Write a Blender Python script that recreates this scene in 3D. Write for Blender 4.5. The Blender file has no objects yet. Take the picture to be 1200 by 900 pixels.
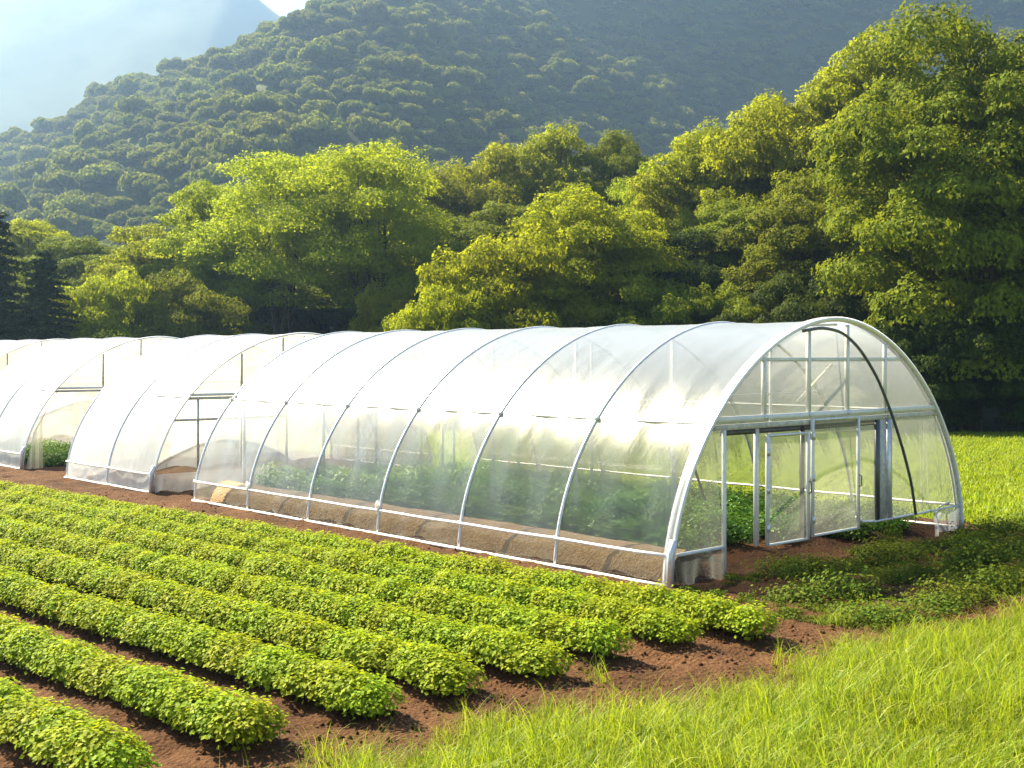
import bpy, math, random
import numpy as np
from mathutils import Vector, Matrix

# ------------------------------------------------------------------ camera, sky, sun, exposure
scene = bpy.context.scene
R = math.radians
CAM = Vector((9.94, -12.0, 3.0))
YAW = R(47.15)
SA, CA = math.sin(YAW), math.cos(YAW)
cam_d = bpy.data.cameras.new('camera')
cam = bpy.data.objects.new('camera', cam_d)
scene.collection.objects.link(cam)
cam.location = CAM
cam.rotation_euler = (R(90), 0, YAW)
cam_d.sensor_width = 36.0
cam_d.lens = 36.0 * 1406 / 1200
cam_d.shift_y = -33 / 1200
cam_d.clip_start = 0.1
cam_d.clip_end = 6000
scene.camera = cam

def c2w(r, d):
    """metres right of / ahead of the standpoint -> world x, y"""
    return CAM.x - SA * d + CA * r, CAM.y + CA * d + SA * r

SUN_BACK = R(38)          # how far behind 'straight left' the sun stands
SUN_EL = R(45)
_sr, _sd = -math.cos(SUN_BACK), math.sin(SUN_BACK)
sx, sy = -SA * _sd + CA * _sr, CA * _sd + SA * _sr
to_sun = Vector((sx * math.cos(SUN_EL), sy * math.cos(SUN_EL), math.sin(SUN_EL)))

world = bpy.data.worlds.new('World')
scene.world = world
world.use_nodes = True
wn = world.node_tree
for n in list(wn.nodes):
    wn.nodes.remove(n)
wo = wn.nodes.new('ShaderNodeOutputWorld')
wb = wn.nodes.new('ShaderNodeBackground')
sky = wn.nodes.new('ShaderNodeTexSky')
sky.sky_type = 'NISHITA'
sky.sun_disc = False
sky.sun_elevation = SUN_EL
sky.sun_rotation = math.atan2(sx, sy)
sky.air_density = 1.0
sky.dust_density = 1.0
sky.ozone_density = 1.0
wb.inputs['Strength'].default_value = 0.048
wn.links.new(sky.outputs[0], wb.inputs[0])
wn.links.new(wb.outputs[0], wo.inputs[0])

sun_d = bpy.data.lights.new('sun', 'SUN')
sun_d.energy = 5.0
sun_d.angle = R(0.53)
sun_d.color = (1.0, 0.87, 0.60)
sun = bpy.data.objects.new('sun', sun_d)
scene.collection.objects.link(sun)
sun.rotation_euler = to_sun.to_track_quat('Z', 'Y').to_euler()
sun.location = (0, 0, 60)

vs = scene.view_settings
vs.view_transform = 'Standard'
vs.look = 'None'
vs.exposure = 2.25
vs.gamma = 1.0
vs.use_curve_mapping = False
scene.render.engine = 'CYCLES'
cy = scene.cycles
cy.max_bounces = 8
cy.diffuse_bounces = 2
cy.glossy_bounces = 2
cy.transmission_bounces = 5
cy.transparent_max_bounces = 24
cy.volume_bounces = 0
cy.use_denoising = True
cy.caustics_refractive = False
cy.caustics_reflective = False
cy.sample_clamp_indirect = 6.0

# ------------------------------------------------------------------ helpers
rng = np.random.default_rng(7)
random.seed(7)
COL = scene.collection

def tag(o, label=None, cat=None, group=None, kind=None):
    if label: o['label'] = label
    if cat: o['category'] = cat
    if group: o['group'] = group
    if kind: o['kind'] = kind
    return o

def np_mesh(name, verts, quads=None, tris=None, smooth=False, mat=None):
    verts = np.asarray(verts, dtype=np.float32).reshape(-1, 3)
    me = bpy.data.meshes.new(name)
    idx, starts = [], []
    off = 0
    if quads is not None and len(quads):
        q = np.asarray(quads, dtype=np.int32).reshape(-1, 4)
        idx.append(q.ravel()); starts.append(np.arange(len(q)) * 4 + off); off += q.size
    if tris is not None and len(tris):
        t = np.asarray(tris, dtype=np.int32).reshape(-1, 3)
        idx.append(t.ravel()); starts.append(np.arange(len(t)) * 3 + off); off += t.size
    idx = np.concatenate(idx); starts = np.concatenate(starts).astype(np.int32)
    me.vertices.add(len(verts)); me.vertices.foreach_set('co', verts.ravel())
    me.loops.add(len(idx)); me.loops.foreach_set('vertex_index', idx)
    me.polygons.add(len(starts)); me.polygons.foreach_set('loop_start', starts)
    me.update(calc_edges=True)
    me.validate()
    if smooth:
        me.polygons.foreach_set('use_smooth', np.ones(len(me.polygons), dtype=bool))
    if mat: me.materials.append(mat)
    return me

def obj(name, me, parent=None, loc=(0, 0, 0), rot=(0, 0, 0), col=None):
    o = bpy.data.objects.new(name, me)
    (col or COL).objects.link(o)
    o.location = loc; o.rotation_euler = rot
    if parent: o.parent = parent
    return o

def empty(name, loc=(0, 0, 0), rz=0.0):
    o = bpy.data.objects.new(name, None)
    COL.objects.link(o)
    o.location = loc; o.rotation_euler = (0, 0, rz)
    o.empty_display_size = 0.2
    return o

class MB:
    """collects verts / quads / tris"""
    def __init__(s): s.v = []; s.q = []; s.t = []; s.n = 0
    def add(s, v, q=None, t=None):
        v = np.asarray(v, float).reshape(-1, 3)
        if q is not None and len(q): s.q.append(np.asarray(q, int).reshape(-1, 4) + s.n)
        if t is not None and len(t): s.t.append(np.asarray(t, int).reshape(-1, 3) + s.n)
        s.v.append(v); s.n += len(v); return s
    def box(s, a, b):
        x0, y0, z0 = a; x1, y1, z1 = b
        v = [(x0,y0,z0),(x1,y0,z0),(x1,y1,z0),(x0,y1,z0),(x0,y0,z1),(x1,y0,z1),(x1,y1,z1),(x0,y1,z1)]
        return s.add(v, [(0,3,2,1),(4,5,6,7),(0,1,5,4),(1,2,6,5),(2,3,7,6),(3,0,4,7)])
    def tube(s, pts, rad, seg=8, caps=True):
        P = np.asarray(pts, float); n = len(P)
        rad = np.broadcast_to(np.asarray(rad, float), (n,))
        T = np.gradient(P, axis=0); T /= np.linalg.norm(T, axis=1)[:, None] + 1e-9
        up = np.array([0, 0, 1.0]) if abs(T[0][2]) < 0.9 else np.array([1.0, 0, 0])
        N = np.cross(T[0], up); N /= np.linalg.norm(N)
        ang = np.linspace(0, 2 * np.pi, seg, endpoint=False)
        V = []
        for i in range(n):
            N = N - T[i] * np.dot(N, T[i]); N /= np.linalg.norm(N) + 1e-9
            B = np.cross(T[i], N)
            V.append(P[i] + rad[i] * (np.cos(ang)[:, None] * N + np.sin(ang)[:, None] * B))
        V = np.concatenate(V)
        q = []
        for i in range(n - 1):
            for j in range(seg):
                a = i * seg + j; b = i * seg + (j + 1) % seg
                q.append((a, b, b + seg, a + seg))
        t = []
        if caps:
            for j in range(1, seg - 1):
                t.append((0, j + 1, j)); e = (n - 1) * seg; t.append((e, e + j, e + j + 1))
        return s.add(V, q, t)
    def mesh(s, name, mat=None, smooth=False):
        return np_mesh(name, np.concatenate(s.v), np.concatenate(s.q) if s.q else None,
                       np.concatenate(s.t) if s.t else None, smooth, mat)
    def build(s, name, mat, parent=None, smooth=False, **k):
        return obj(name, s.mesh(name, mat, smooth), parent, **k)

def _hash(i, j, seed):
    h = (i * 374761393 + j * 668265263 + seed * 974634777) & 0xffffffff
    h = ((h ^ (h >> 13)) * 1274126177) & 0xffffffff
    return ((h ^ (h >> 16)) & 0xffff) / 65535.0

def vnoise(x, y, seed=0):
    x = np.asarray(x, float); y = np.asarray(y, float)
    xi = np.floor(x).astype(np.int64); yi = np.floor(y).astype(np.int64)
    fx = x - xi; fy = y - yi
    fx = fx * fx * (3 - 2 * fx); fy = fy * fy * (3 - 2 * fy)
    a = _hash(xi, yi, seed); b = _hash(xi + 1, yi, seed); c = _hash(xi, yi + 1, seed); d = _hash(xi + 1, yi + 1, seed)
    return (a * (1 - fx) + b * fx) * (1 - fy) + (c * (1 - fx) + d * fx) * fy

def fbm(x, y, seed=0, octv=4):
    s = 0; a = 0.5; f = 1.0
    for k in range(octv):
        s = s + a * (vnoise(np.asarray(x) * f, np.asarray(y) * f, seed + k * 17) - 0.5); a *= 0.5; f *= 2.03
    return s

def grid_mesh(name, X, Y, Z, mat, smooth=True):
    ny, nx = X.shape
    v = np.stack([X, Y, Z], -1).reshape(-1, 3)
    i = np.arange(ny - 1)[:, None] * nx + np.arange(nx - 1)[None, :]
    q = np.stack([i, i + 1, i + nx + 1, i + nx], -1).reshape(-1, 4)
    return np_mesh(name, v, q, None, smooth, mat)

# ------------------------------------------------------------------ materials
class NT:
    def __init__(s, name):
        s.m = bpy.data.materials.new(name); s.m.use_nodes = True
        s.t = s.m.node_tree
        for n in list(s.t.nodes): s.t.nodes.remove(n)
        s.out = s.n('ShaderNodeOutputMaterial')
    def n(s, typ, **kw):
        nd = s.t.nodes.new(typ)
        for k, v in kw.items(): setattr(nd, k, v)
        return nd
    def set(s, nd, **kw):
        for k, v in kw.items():
            nd.inputs[k.replace('_', ' ')].default_value = v
        return nd
    def l(s, a, b): s.t.links.new(a, b)
    def ramp(s, fac, stops):
        r = s.n('ShaderNodeValToRGB'); e = r.color_ramp.elements
        while len(e) < len(stops): e.new(0.5)
        for k, (p, c) in enumerate(stops):
            e[k].position = p; e[k].color = (*c, 1) if len(c) == 3 else c
        s.l(fac, r.inputs[0]); return r.outputs[0]
    def noise(s, scale, detail=4, rough=0.55, vec=None, out=0):
        nd = s.n('ShaderNodeTexNoise'); s.set(nd, Scale=scale, Detail=detail, Roughness=rough)
        if vec is not None: s.l(vec, nd.inputs['Vector'])
        return nd.outputs[out]
    def coord(s, which='Object', scale=None):
        c = s.n('ShaderNodeTexCoord').outputs[which]
        if scale is None: return c
        m = s.n('ShaderNodeMapping'); m.inputs['Scale'].default_value = scale
        s.l(c, m.inputs[0]); return m.outputs[0]
    def mixc(s, fac, a, b, mode='MIX'):
        m = s.n('ShaderNodeMix', data_type='RGBA', blend_type=mode)
        for sock, v in ((m.inputs[0], fac), (m.inputs[6], a), (m.inputs[7], b)):
            if hasattr(v, 'is_linked'): s.l(v, sock)
            elif isinstance(v, (int, float)): sock.default_value = v
            else: sock.default_value = (*v, 1)
        return m.outputs[2]
    def mixs(s, fac, a, b):
        m = s.n('ShaderNodeMixShader')
        if hasattr(fac, 'is_linked'): s.l(fac, m.inputs[0])
        else: m.inputs[0].default_value = fac
        s.l(a, m.inputs[1]); s.l(b, m.inputs[2]); return m.outputs[0]
    def math(s, op, a, b=0.0, clamp=False):
        m = s.n('ShaderNodeMath', operation=op, use_clamp=clamp)
        for k, v in enumerate((a, b)):
            if hasattr(v, 'is_linked'): s.l(v, m.inputs[k])
            else: m.inputs[k].default_value = v
        return m.outputs[0]
    def bump(s, h, strength=0.4, dist=0.02):
        b = s.n('ShaderNodeBump'); s.set(b, Strength=strength, Distance=dist)
        s.l(h, b.inputs['Height']); return b.outputs[0]
    def fin(s, sh): s.l(sh, s.out.inputs[0]); return s.m

def leaf_mat(name, cols, trans_col, trans=0.4, rough=0.5, spec=0.25, objvar=0.25):
    t = NT(name)
    isl = t.n('ShaderNodeNewGeometry').outputs['Random Per Island']
    c = t.ramp(isl, [(i / (len(cols) - 1), k) for i, k in enumerate(cols)])
    oi = t.n('ShaderNodeObjectInfo').outputs['Random']
    v = t.math('MULTIPLY_ADD', oi, objvar); t.t.nodes[-1].inputs[2].default_value = 1 - objvar / 2
    hs = t.n('ShaderNodeHueSaturation'); t.l(c, hs.inputs['Color']); t.l(v, hs.inputs['Value'])
    h2 = t.math('MULTIPLY_ADD', oi, 0.04); t.t.nodes[-1].inputs[2].default_value = 0.48
    t.l(h2, hs.inputs['Hue'])
    p = t.n('ShaderNodeBsdfPrincipled'); t.set(p, Roughness=rough); p.inputs['Specular IOR Level'].default_value = spec
    t.l(hs.outputs[0], p.inputs['Base Color'])
    tr = t.n('ShaderNodeBsdfTranslucent')
    tc = t.mixc(0.5, hs.outputs[0], trans_col)
    t.l(tc, tr.inputs[0])
    return t.fin(t.mixs(trans, p.outputs[0], tr.outputs[0]))

M = {}
M['crop'] = leaf_mat('crop_leaf', [(0.10, 0.165, 0.006), (0.175, 0.255, 0.008), (0.26, 0.345, 0.011), (0.36, 0.42, 0.02)], (0.49, 0.53, 0.010), 0.45, 0.6, 0.10, 0.12)
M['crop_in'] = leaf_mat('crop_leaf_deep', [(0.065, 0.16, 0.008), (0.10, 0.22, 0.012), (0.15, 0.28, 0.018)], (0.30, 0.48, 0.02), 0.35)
M['weed'] = leaf_mat('weed_leaf', [(0.05, 0.09, 0.008), (0.085, 0.125, 0.012), (0.13, 0.165, 0.018)], (0.26, 0.31, 0.02), 0.35, 0.7, 0.08)
M['grass'] = leaf_mat('grass_blade', [(0.10, 0.16, 0.008), (0.18, 0.25, 0.010), (0.25, 0.31, 0.016), (0.36, 0.36, 0.06)], (0.42, 0.50, 0.012), 0.45)
M['field'] = leaf_mat('field_grass_blade', [(0.13, 0.19, 0.007), (0.20, 0.27, 0.010), (0.28, 0.35, 0.016)], (0.42, 0.50, 0.012), 0.45)
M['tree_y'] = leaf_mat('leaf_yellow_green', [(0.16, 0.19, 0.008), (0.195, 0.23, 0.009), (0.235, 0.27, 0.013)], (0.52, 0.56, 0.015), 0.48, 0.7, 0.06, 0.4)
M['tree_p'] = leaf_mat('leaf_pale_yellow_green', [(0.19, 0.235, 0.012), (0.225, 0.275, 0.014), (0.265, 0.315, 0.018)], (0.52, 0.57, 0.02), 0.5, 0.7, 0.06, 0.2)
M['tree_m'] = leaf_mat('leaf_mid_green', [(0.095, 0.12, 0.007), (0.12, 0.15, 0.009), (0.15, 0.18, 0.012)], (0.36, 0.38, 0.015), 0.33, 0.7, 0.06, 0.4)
M['tree_d'] = leaf_mat('leaf_dark_and_shade_green', [(0.025, 0.05, 0.008), (0.04, 0.07, 0.01), (0.06, 0.09, 0.014)], (0.14, 0.18, 0.02), 0.3, 0.7, 0.06)  # dark trees' own green; on the right-hand bushes it paints shade
M['conifer'] = leaf_mat('needle_dark', [(0.03, 0.055, 0.016), (0.045, 0.075, 0.02), (0.065, 0.095, 0.025)], (0.04, 0.07, 0.02), 0.15, 0.8, 0.04)
M['canopy'] = leaf_mat('canopy_leaf', [(0.085, 0.105, 0.010), (0.115, 0.135, 0.012), (0.15, 0.17, 0.016)], (0.38, 0.40, 0.02), 0.4, 0.8, 0.03, objvar=0.5)

def solid(name, col, rough=0.6, metal=0.0, nscale=0, namp=0.25, bump=0.0, bscale=40, spec=0.5):
    t = NT(name)
    p = t.n('ShaderNodeBsdfPrincipled'); t.set(p, Roughness=rough, Metallic=metal); p.inputs['Specular IOR Level'].default_value = spec
    co = t.coord('Object')
    if nscale:
        nz = t.noise(nscale, 5, 0.6, co)
        a = tuple(c * (1 - namp) for c in col); b = tuple(min(1, c * (1 + namp)) for c in col)
        t.l(t.ramp(nz, [(0.3, a), (0.7, b)]), p.inputs['Base Color'])
    else:
        p.inputs['Base Color'].default_value = (*col, 1)
    if bump:
        t.l(t.bump(t.noise(bscale, 5, 0.65, co), bump, 0.02), p.inputs['Normal'])
    return t.fin(p.outputs[0])

M['steel'] = solid('galvanised_steel', (0.70, 0.72, 0.74), 0.4, 0.5, 18, 0.18)
M['white'] = solid('white_painted_metal', (0.78, 0.78, 0.75), 0.4, 0.0, 9, 0.08)
M['dark'] = solid('dark_grey_pipe', (0.10, 0.105, 0.11), 0.4, 0.5, 12, 0.2)
M['bark'] = solid('bark', (0.075, 0.058, 0.04), 0.9, 0, 6, 0.4, 0.8, 14, 0.2)
M['stem'] = solid('green_stem', (0.09, 0.13, 0.03), 0.7, 0, 0)
M['weathered'] = solid('weathered_white_strip', (0.55, 0.54, 0.48), 0.7, 0, 14, 0.3)

def soil_mat(name, a, b, c, scale=1.0):
    t = NT(name)
    co = t.coord('Object')
    big = t.noise(0.9 * scale, 4, 0.6, co); fine = t.noise(14 * scale, 6, 0.7, co)
    vor = t.n('ShaderNodeTexVoronoi'); t.set(vor, Scale=26.0 * scale); t.l(co, vor.inputs['Vector'])
    f = t.mixc(0.5, big, fine)
    col = t.ramp(f, [(0.32, a), (0.5, b), (0.68, c)])
    p = t.n('ShaderNodeBsdfPrincipled'); t.set(p, Roughness=0.95); p.inputs['Specular IOR Level'].default_value = 0.15
    t.l(col, p.inputs['Base Color'])
    h = t.math('ADD', fine, t.math('MULTIPLY', vor.outputs['Distance'], 0.5))
    t.l(t.bump(h, 0.9, 0.05), p.inputs['Normal'])
    return t.fin(p.outputs[0])

M['soil'] = soil_mat('tilled_soil', (0.034, 0.0145, 0.006), (0.074, 0.033, 0.0135), (0.135, 0.067, 0.030))
M['clod'] = solid('earth_clod', (0.085, 0.039, 0.017), 0.95, 0, 1.3, 0.35, 0.6, 6, 0.1)
M['bed'] = soil_mat('dry_bed_soil', (0.34, 0.2, 0.095), (0.5, 0.33, 0.17), (0.62, 0.45, 0.26))

def ground_mat():
    t = NT('meadow_ground')
    co = t.coord('Object')
    f = t.mixc(0.45, t.noise(0.25, 5, 0.6, co), t.noise(5, 6, 0.7, co))
    col = t.ramp(f, [(0.3, (0.08, 0.10, 0.008)), (0.5, (0.15, 0.18, 0.010)), (0.7, (0.23, 0.26, 0.015))])
    p = t.n('ShaderNodeBsdfPrincipled'); t.set(p, Roughness=0.9); p.inputs['Specular IOR Level'].default_value = 0.1
    t.l(col, p.inputs['Base Color'])
    t.l(t.bump(t.noise(9, 6, 0.7, co), 0.8, 0.15), p.inputs['Normal'])
    return t.fin(p.outputs[0])
M['ground'] = ground_mat()
M['floor'] = solid('forest_floor', (0.035, 0.04, 0.015), 0.95, 0, 0.3, 0.4, 0.6, 2.0, 0.1)
M['hill'] = solid('hill_forest_floor', (0.04, 0.055, 0.01), 0.95, 0, 0.05, 0.4, 0, 1, 0.1)
M['farhill'] = solid('far_mountain_forest', (0.07, 0.085, 0.05), 0.95, 0, 0.012, 0.35, 0.8, 0.08, 0.1)

def film_mat(name, lo, hi, tint, edge=0.9, gloss_rough=0.27, streak=1.0, blur=0.0):
    """thin horticultural film: part clear, part milky scatter, sheen by Fresnel"""
    t = NT(name)
    co = t.coord('Object', (5.0, 0.45, 0.45))
    co2 = t.coord('Object')
    st = t.noise(1.6, 5, 0.6, co); bl = t.noise(0.55, 4, 0.6, co2)
    f = t.math('ADD', t.math('MULTIPLY', st, 0.55 * streak), t.math('MULTIPLY', bl, 0.75))
    mr = t.n('ShaderNodeMapRange'); t.l(f, mr.inputs[0])
    mr.inputs[1].default_value = 0.42; mr.inputs[2].default_value = 0.95
    mr.inputs[3].default_value = lo; mr.inputs[4].default_value = hi
    lw = t.n('ShaderNodeLayerWeight'); lw.inputs[0].default_value = 0.6
    fac = t.math('POWER', lw.outputs['Facing'], 1.9)
    milky = t.math('ADD', mr.outputs[0], t.math('MULTIPLY', fac, edge), True)
    bmp = t.bump(t.noise(2.2, 3, 0.5, t.coord('Object', (3.0, 1.0, 0.6))), 0.09, 0.08)
    tp = t.n('ShaderNodeBsdfTransparent'); tp.inputs[0].default_value = (0.97, 0.97, 0.95, 1)
    df = t.n('ShaderNodeBsdfDiffuse'); df.inputs[0].default_value = (*tint, 1)
    tl = t.n('ShaderNodeBsdfTranslucent'); tl.inputs[0].default_value = (*tint, 1)
    sc = t.mixs(0.72, df.outputs[0], tl.outputs[0])
    rf = t.n('ShaderNodeBsdfRefraction'); rf.inputs['IOR'].default_value = 1.03; rf.inputs['Roughness'].default_value = 0.32
    rf.inputs[0].default_value = (0.97, 0.97, 0.95, 1)
    body = t.mixs(milky, t.mixs(blur, tp.outputs[0], rf.outputs[0]), sc)
    gl = t.n('ShaderNodeBsdfGlossy'); gl.inputs['Roughness'].default_value = gloss_rough
    gl.inputs[0].default_value = (1, 1, 1, 1)
    fr = t.n('ShaderNodeFresnel'); fr.inputs[0].default_value = 1.42
    for nd in (df, tl, gl, fr): t.l(bmp, nd.inputs['Normal'])
    return t.fin(t.mixs(t.math('MULTIPLY', fr.outputs[0], 0.5), body, gl.outputs[0]))

M['film'] = film_mat('clear_film', 0.0, 0.05, (0.57, 0.65, 0.80), 1.0, blur=0.3)
M['film_milky'] = film_mat('milky_film', 0.18, 0.5, (0.84, 0.87, 0.92))
M['film_end'] = film_mat('end_wall_film', 0.01, 0.09, (0.84, 0.86, 0.80), 0.5)
M['film_curtain'] = film_mat('curtain_film', 0.25, 0.6, (0.86, 0.83, 0.72), 0.6)
M['film_skirt'] = film_mat('skirt_film', 0.0, 0.10, (0.88, 0.85, 0.80), 0.5, 0.1)

# ------------------------------------------------------------------ setting: ground, soil, hills
BOXLO = Vector((-1250, -420, -1.0)); BOXHI = Vector((420, 1250, 330))

def hillside_z(r, d):
    """rise of the wood's slope behind the meadow, climbing to the right"""
    a = np.clip((d - 46) / 60.0, 0, 1)
    b = np.clip((r + 18) / 45.0, 0, 1)
    return 9.0 * a * a * (3 - 2 * a) * (0.25 + 0.75 * b)

gx = np.linspace(-1200, 380, 80); gy = np.linspace(-380, 1200, 80)
GX, GY = np.meshgrid(gx, gy)
g = obj('ground', grid_mesh('ground', GX, GY, np.full_like(GX, -0.06), M['ground']))
tag(g, 'flat green meadow ground', None, kind='structure')

ROW_Y0, ROW_DY = -1.5, 0.96
ROWL = [(-1.65, 0.075), (-2.5, 0.06), (-3.45, 0.05), (-4.4, 0.045), (-5.3, 0.055), (-6.2, 0.07), (-7.3, 0.085), (-8.38, 0.09)]
def row_y(k, x): return ROWL[k][0] - ROWL[k][1] * (2.3 - x)
SX0, SX1, SY0, SY1 = -34.0, 5.4, -12.5, 9.2
nx, ny = 520, 290
X, Y = np.meshgrid(np.linspace(SX0, SX1, nx), np.linspace(SY0, SY1, ny))
Z = 0.06 * fbm(X * 1.3, Y * 1.3, 3, 4) + 0.13 * fbm(X * 4, Y * 4, 9, 4) + 0.012
for k in range(8):
    yk = row_y(k, X)
    m = np.exp(-((Y - yk) / 0.27) ** 2) * np.clip((3.0 - X) / 0.9, 0, 1)
    Z += 0.11 * m * (0.75 + 0.9 * (fbm(X * 2.2, Y * 2.2, 21, 3) + 0.25))
inh = np.clip((Y - 0.15) / 0.3, 0, 1) * np.clip((7.6 - Y) / 0.3, 0, 1) * np.clip((-0.15 - X) / 0.4, 0, 1)
for yk in (1.5, 2.9, 4.3, 5.7, 6.9):
    Z += 0.1 * inh * np.exp(-((Y - yk) / 0.35) ** 2)
edge = np.minimum(np.minimum(X - SX0, SX1 - X), np.minimum(Y - SY0, SY1 - Y))
Z = np.where(edge < 0.6, Z * np.clip(edge / 0.6, 0, 1) - 0.12 * (1 - np.clip(edge / 0.6, 0, 1)), Z)
tag(obj('soil', grid_mesh('soil', X, Y, Z, M['soil'])), 'red-brown tilled soil of the field', kind='structure')

def soil_z(x, y):
    j = (x - SX0) / (SX1 - SX0) * (nx - 1); i = (y - SY0) / (SY1 - SY0) * (ny - 1)
    if not (0 <= j < nx - 1 and 0 <= i < ny - 1): return -0.06
    return float(Z[int(round(i)), int(round(j))])

# wooded slope behind the meadow
RR, DD = np.meshgrid(np.linspace(-75, 75, 90), np.linspace(43.5, 150, 60))
WX, WY = c2w(RR, DD)
WZ = hillside_z(RR, DD) + 0.6 * fbm(RR * 0.12, DD * 0.12, 5, 3) * np.clip((DD - 46) / 8, 0, 1) - 0.05
WZ = np.where(DD < 44.5, -0.3, WZ)
tag(obj('wooded_slope', grid_mesh('wooded_slope', WX, WY, WZ, M['floor'])), 'dark forest floor rising behind the meadow', kind='structure')

# ------------------------------------------------------------------ scatter with geometry nodes (for stuff)
def scatter(name, pts, rot, scl, vid, protos, label, mat=None):
    pc = bpy.data.collections.new(name + '_kinds')
    for k, me in enumerate(protos):
        o = bpy.data.objects.new('%s_kind_%02d' % (name, k), me); pc.objects.link(o)
    me = bpy.data.meshes.new(name)
    pts = np.asarray(pts, np.float32)
    me.vertices.add(len(pts)); me.vertices.foreach_set('co', pts.ravel())
    a = me.attributes.new('rot', 'FLOAT_VECTOR', 'POINT'); a.data.foreach_set('vector', np.asarray(rot, np.float32).ravel())
    a = me.attributes.new('scl', 'FLOAT_VECTOR', 'POINT'); a.data.foreach_set('vector', np.asarray(scl, np.float32).ravel())
    a = me.attributes.new('vid', 'INT', 'POINT'); a.data.foreach_set('value', np.asarray(vid, np.int32))
    o = obj(name, me)
    ng = bpy.data.node_groups.new(name + '_scatter', 'GeometryNodeTree')
    ng.interface.new_socket('Geometry', in_out='INPUT', socket_type='NodeSocketGeometry')
    ng.interface.new_socket('Geometry', in_out='OUTPUT', socket_type='NodeSocketGeometry')
    N = ng.nodes; L = ng.links
    gi = N.new('NodeGroupInput'); go = N.new('NodeGroupOutput')
    ci = N.new('GeometryNodeCollectionInfo'); ci.inputs['Collection'].default_value = pc
    ci.inputs['Separate Children'].default_value = True; ci.inputs['Reset Children'].default_value = True
    ip = N.new('GeometryNodeInstanceOnPoints'); ip.inputs['Pick Instance'].default_value = True
    def attr(nm, typ):
        n = N.new('GeometryNodeInputNamedAttribute'); n.data_type = typ; n.inputs['Name'].default_value = nm
        return n.outputs['Attribute']
    L.new(gi.outputs[0], ip.inputs['Points']); L.new(ci.outputs[0], ip.inputs['Instance'])
    L.new(attr('vid', 'INT'), ip.inputs['Instance Index'])
    e2r = N.new('FunctionNodeEulerToRotation'); L.new(attr('rot', 'FLOAT_VECTOR'), e2r.inputs[0])
    L.new(e2r.outputs[0], ip.inputs['Rotation'])
    L.new(attr('scl', 'FLOAT_VECTOR'), ip.inputs['Scale'])
    L.new(ip.outputs[0], go.inputs[0])
    md = o.modifiers.new('scatter', 'NODES'); md.node_group = ng
    tag(o, label, kind='stuff')
    return o

def rnd_dirs(n, g=rng):
    v = g.normal(size=(n, 3)); return v / (np.linalg.norm(v, axis=1)[:, None] + 1e-9)

def leaf_quads(C, Nrm, size, aspect=0.55, fold=0.0, g=rng):
    """kite shaped leaves at C facing Nrm; fold>0 gives two planes along the midrib"""
    n = len(C)
    t = np.cross(Nrm, rnd_dirs(n, g)); t /= np.linalg.norm(t, axis=1)[:, None] + 1e-9
    b = np.cross(Nrm, t)
    s = np.broadcast_to(np.asarray(size, float), (n,))[:, None]
    base = C - t * s * 0.5; tip = C + t * s * 0.5
    mid = C - t * s * 0.06 + Nrm * s * fold
    l = mid - b * s * aspect * 0.5; r = mid + b * s * aspect * 0.5
    V = np.stack([base, r, tip, l], 1).reshape(-1, 3)
    i = np.arange(n) * 4
    if fold > 0:
        T = np.concatenate([np.stack([i, i + 1, i + 2], 1), np.stack([i, i + 2, i + 3], 1)])
        return V, None, T
    return V, np.stack([i, i + 1, i + 2, i + 3], 1), None

def leaf_tris(C, Nrm, size, aspect=0.7, g=rng):
    n = len(C)
    t = np.cross(Nrm, rnd_dirs(n, g)); t /= np.linalg.norm(t, axis=1)[:, None] + 1e-9
    b = np.cross(Nrm, t)
    s = np.broadcast_to(np.asarray(size, float), (n,))[:, None]
    V = np.stack([C - t * s * 0.5, C + t * s * 0.2 + b * s * aspect * 0.5, C + t * s * 0.45 - b * s * aspect * 0.45], 1).reshape(-1, 3)
    return V, np.arange(n * 3).reshape(-1, 3)

# ------------------------------------------------------------------ mid mountain with its forest, far mountain
def mountain_h(r, d):
    """a spur: one face turned to the sun on the left, one turned away on the right, a steep wall behind"""
    r = np.asarray(r, float); d = np.asarray(d, float)
    h1 = 72 + 0.47 * (r + 184) + 0.477 * (d - 430)
    h2 = 118 - 0.60 * (r + 38) + 0.555 * (d - 400)
    h3 = 72 + 0.47 * (r + 184) - 0.6 * (d - 430)
    k = 7.0
    h = -k * np.log(np.exp(-h1 / k) + np.exp(-h2 / k) + np.exp(-h3 / k))
    t = np.clip((r + 120) / 100, 0, 1)
    h4 = np.minimum(1.25 * (d - 410) - 0.35 * (r - 60), 270) * t * t * (3 - 2 * t)
    h = np.maximum(h, h4)
    h = h + 26 * fbm(r * 0.016, d * 0.016, 31, 3) + 9 * fbm(r * 0.04, d * 0.04, 41, 2)
    return np.clip(h, -2, 300)

RR, DD = np.meshgrid(np.linspace(-330, 420, 150), np.linspace(165, 700, 110))
WX, WY = c2w(RR, DD); HZ = mountain_h(RR, DD)
HZ = np.where(DD < 170, -2, HZ)
tag(obj('hill', grid_mesh('hill', WX, WY, HZ, M['hill'])), 'steep wooded mountain spur behind the greenhouses', kind='structure')

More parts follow.
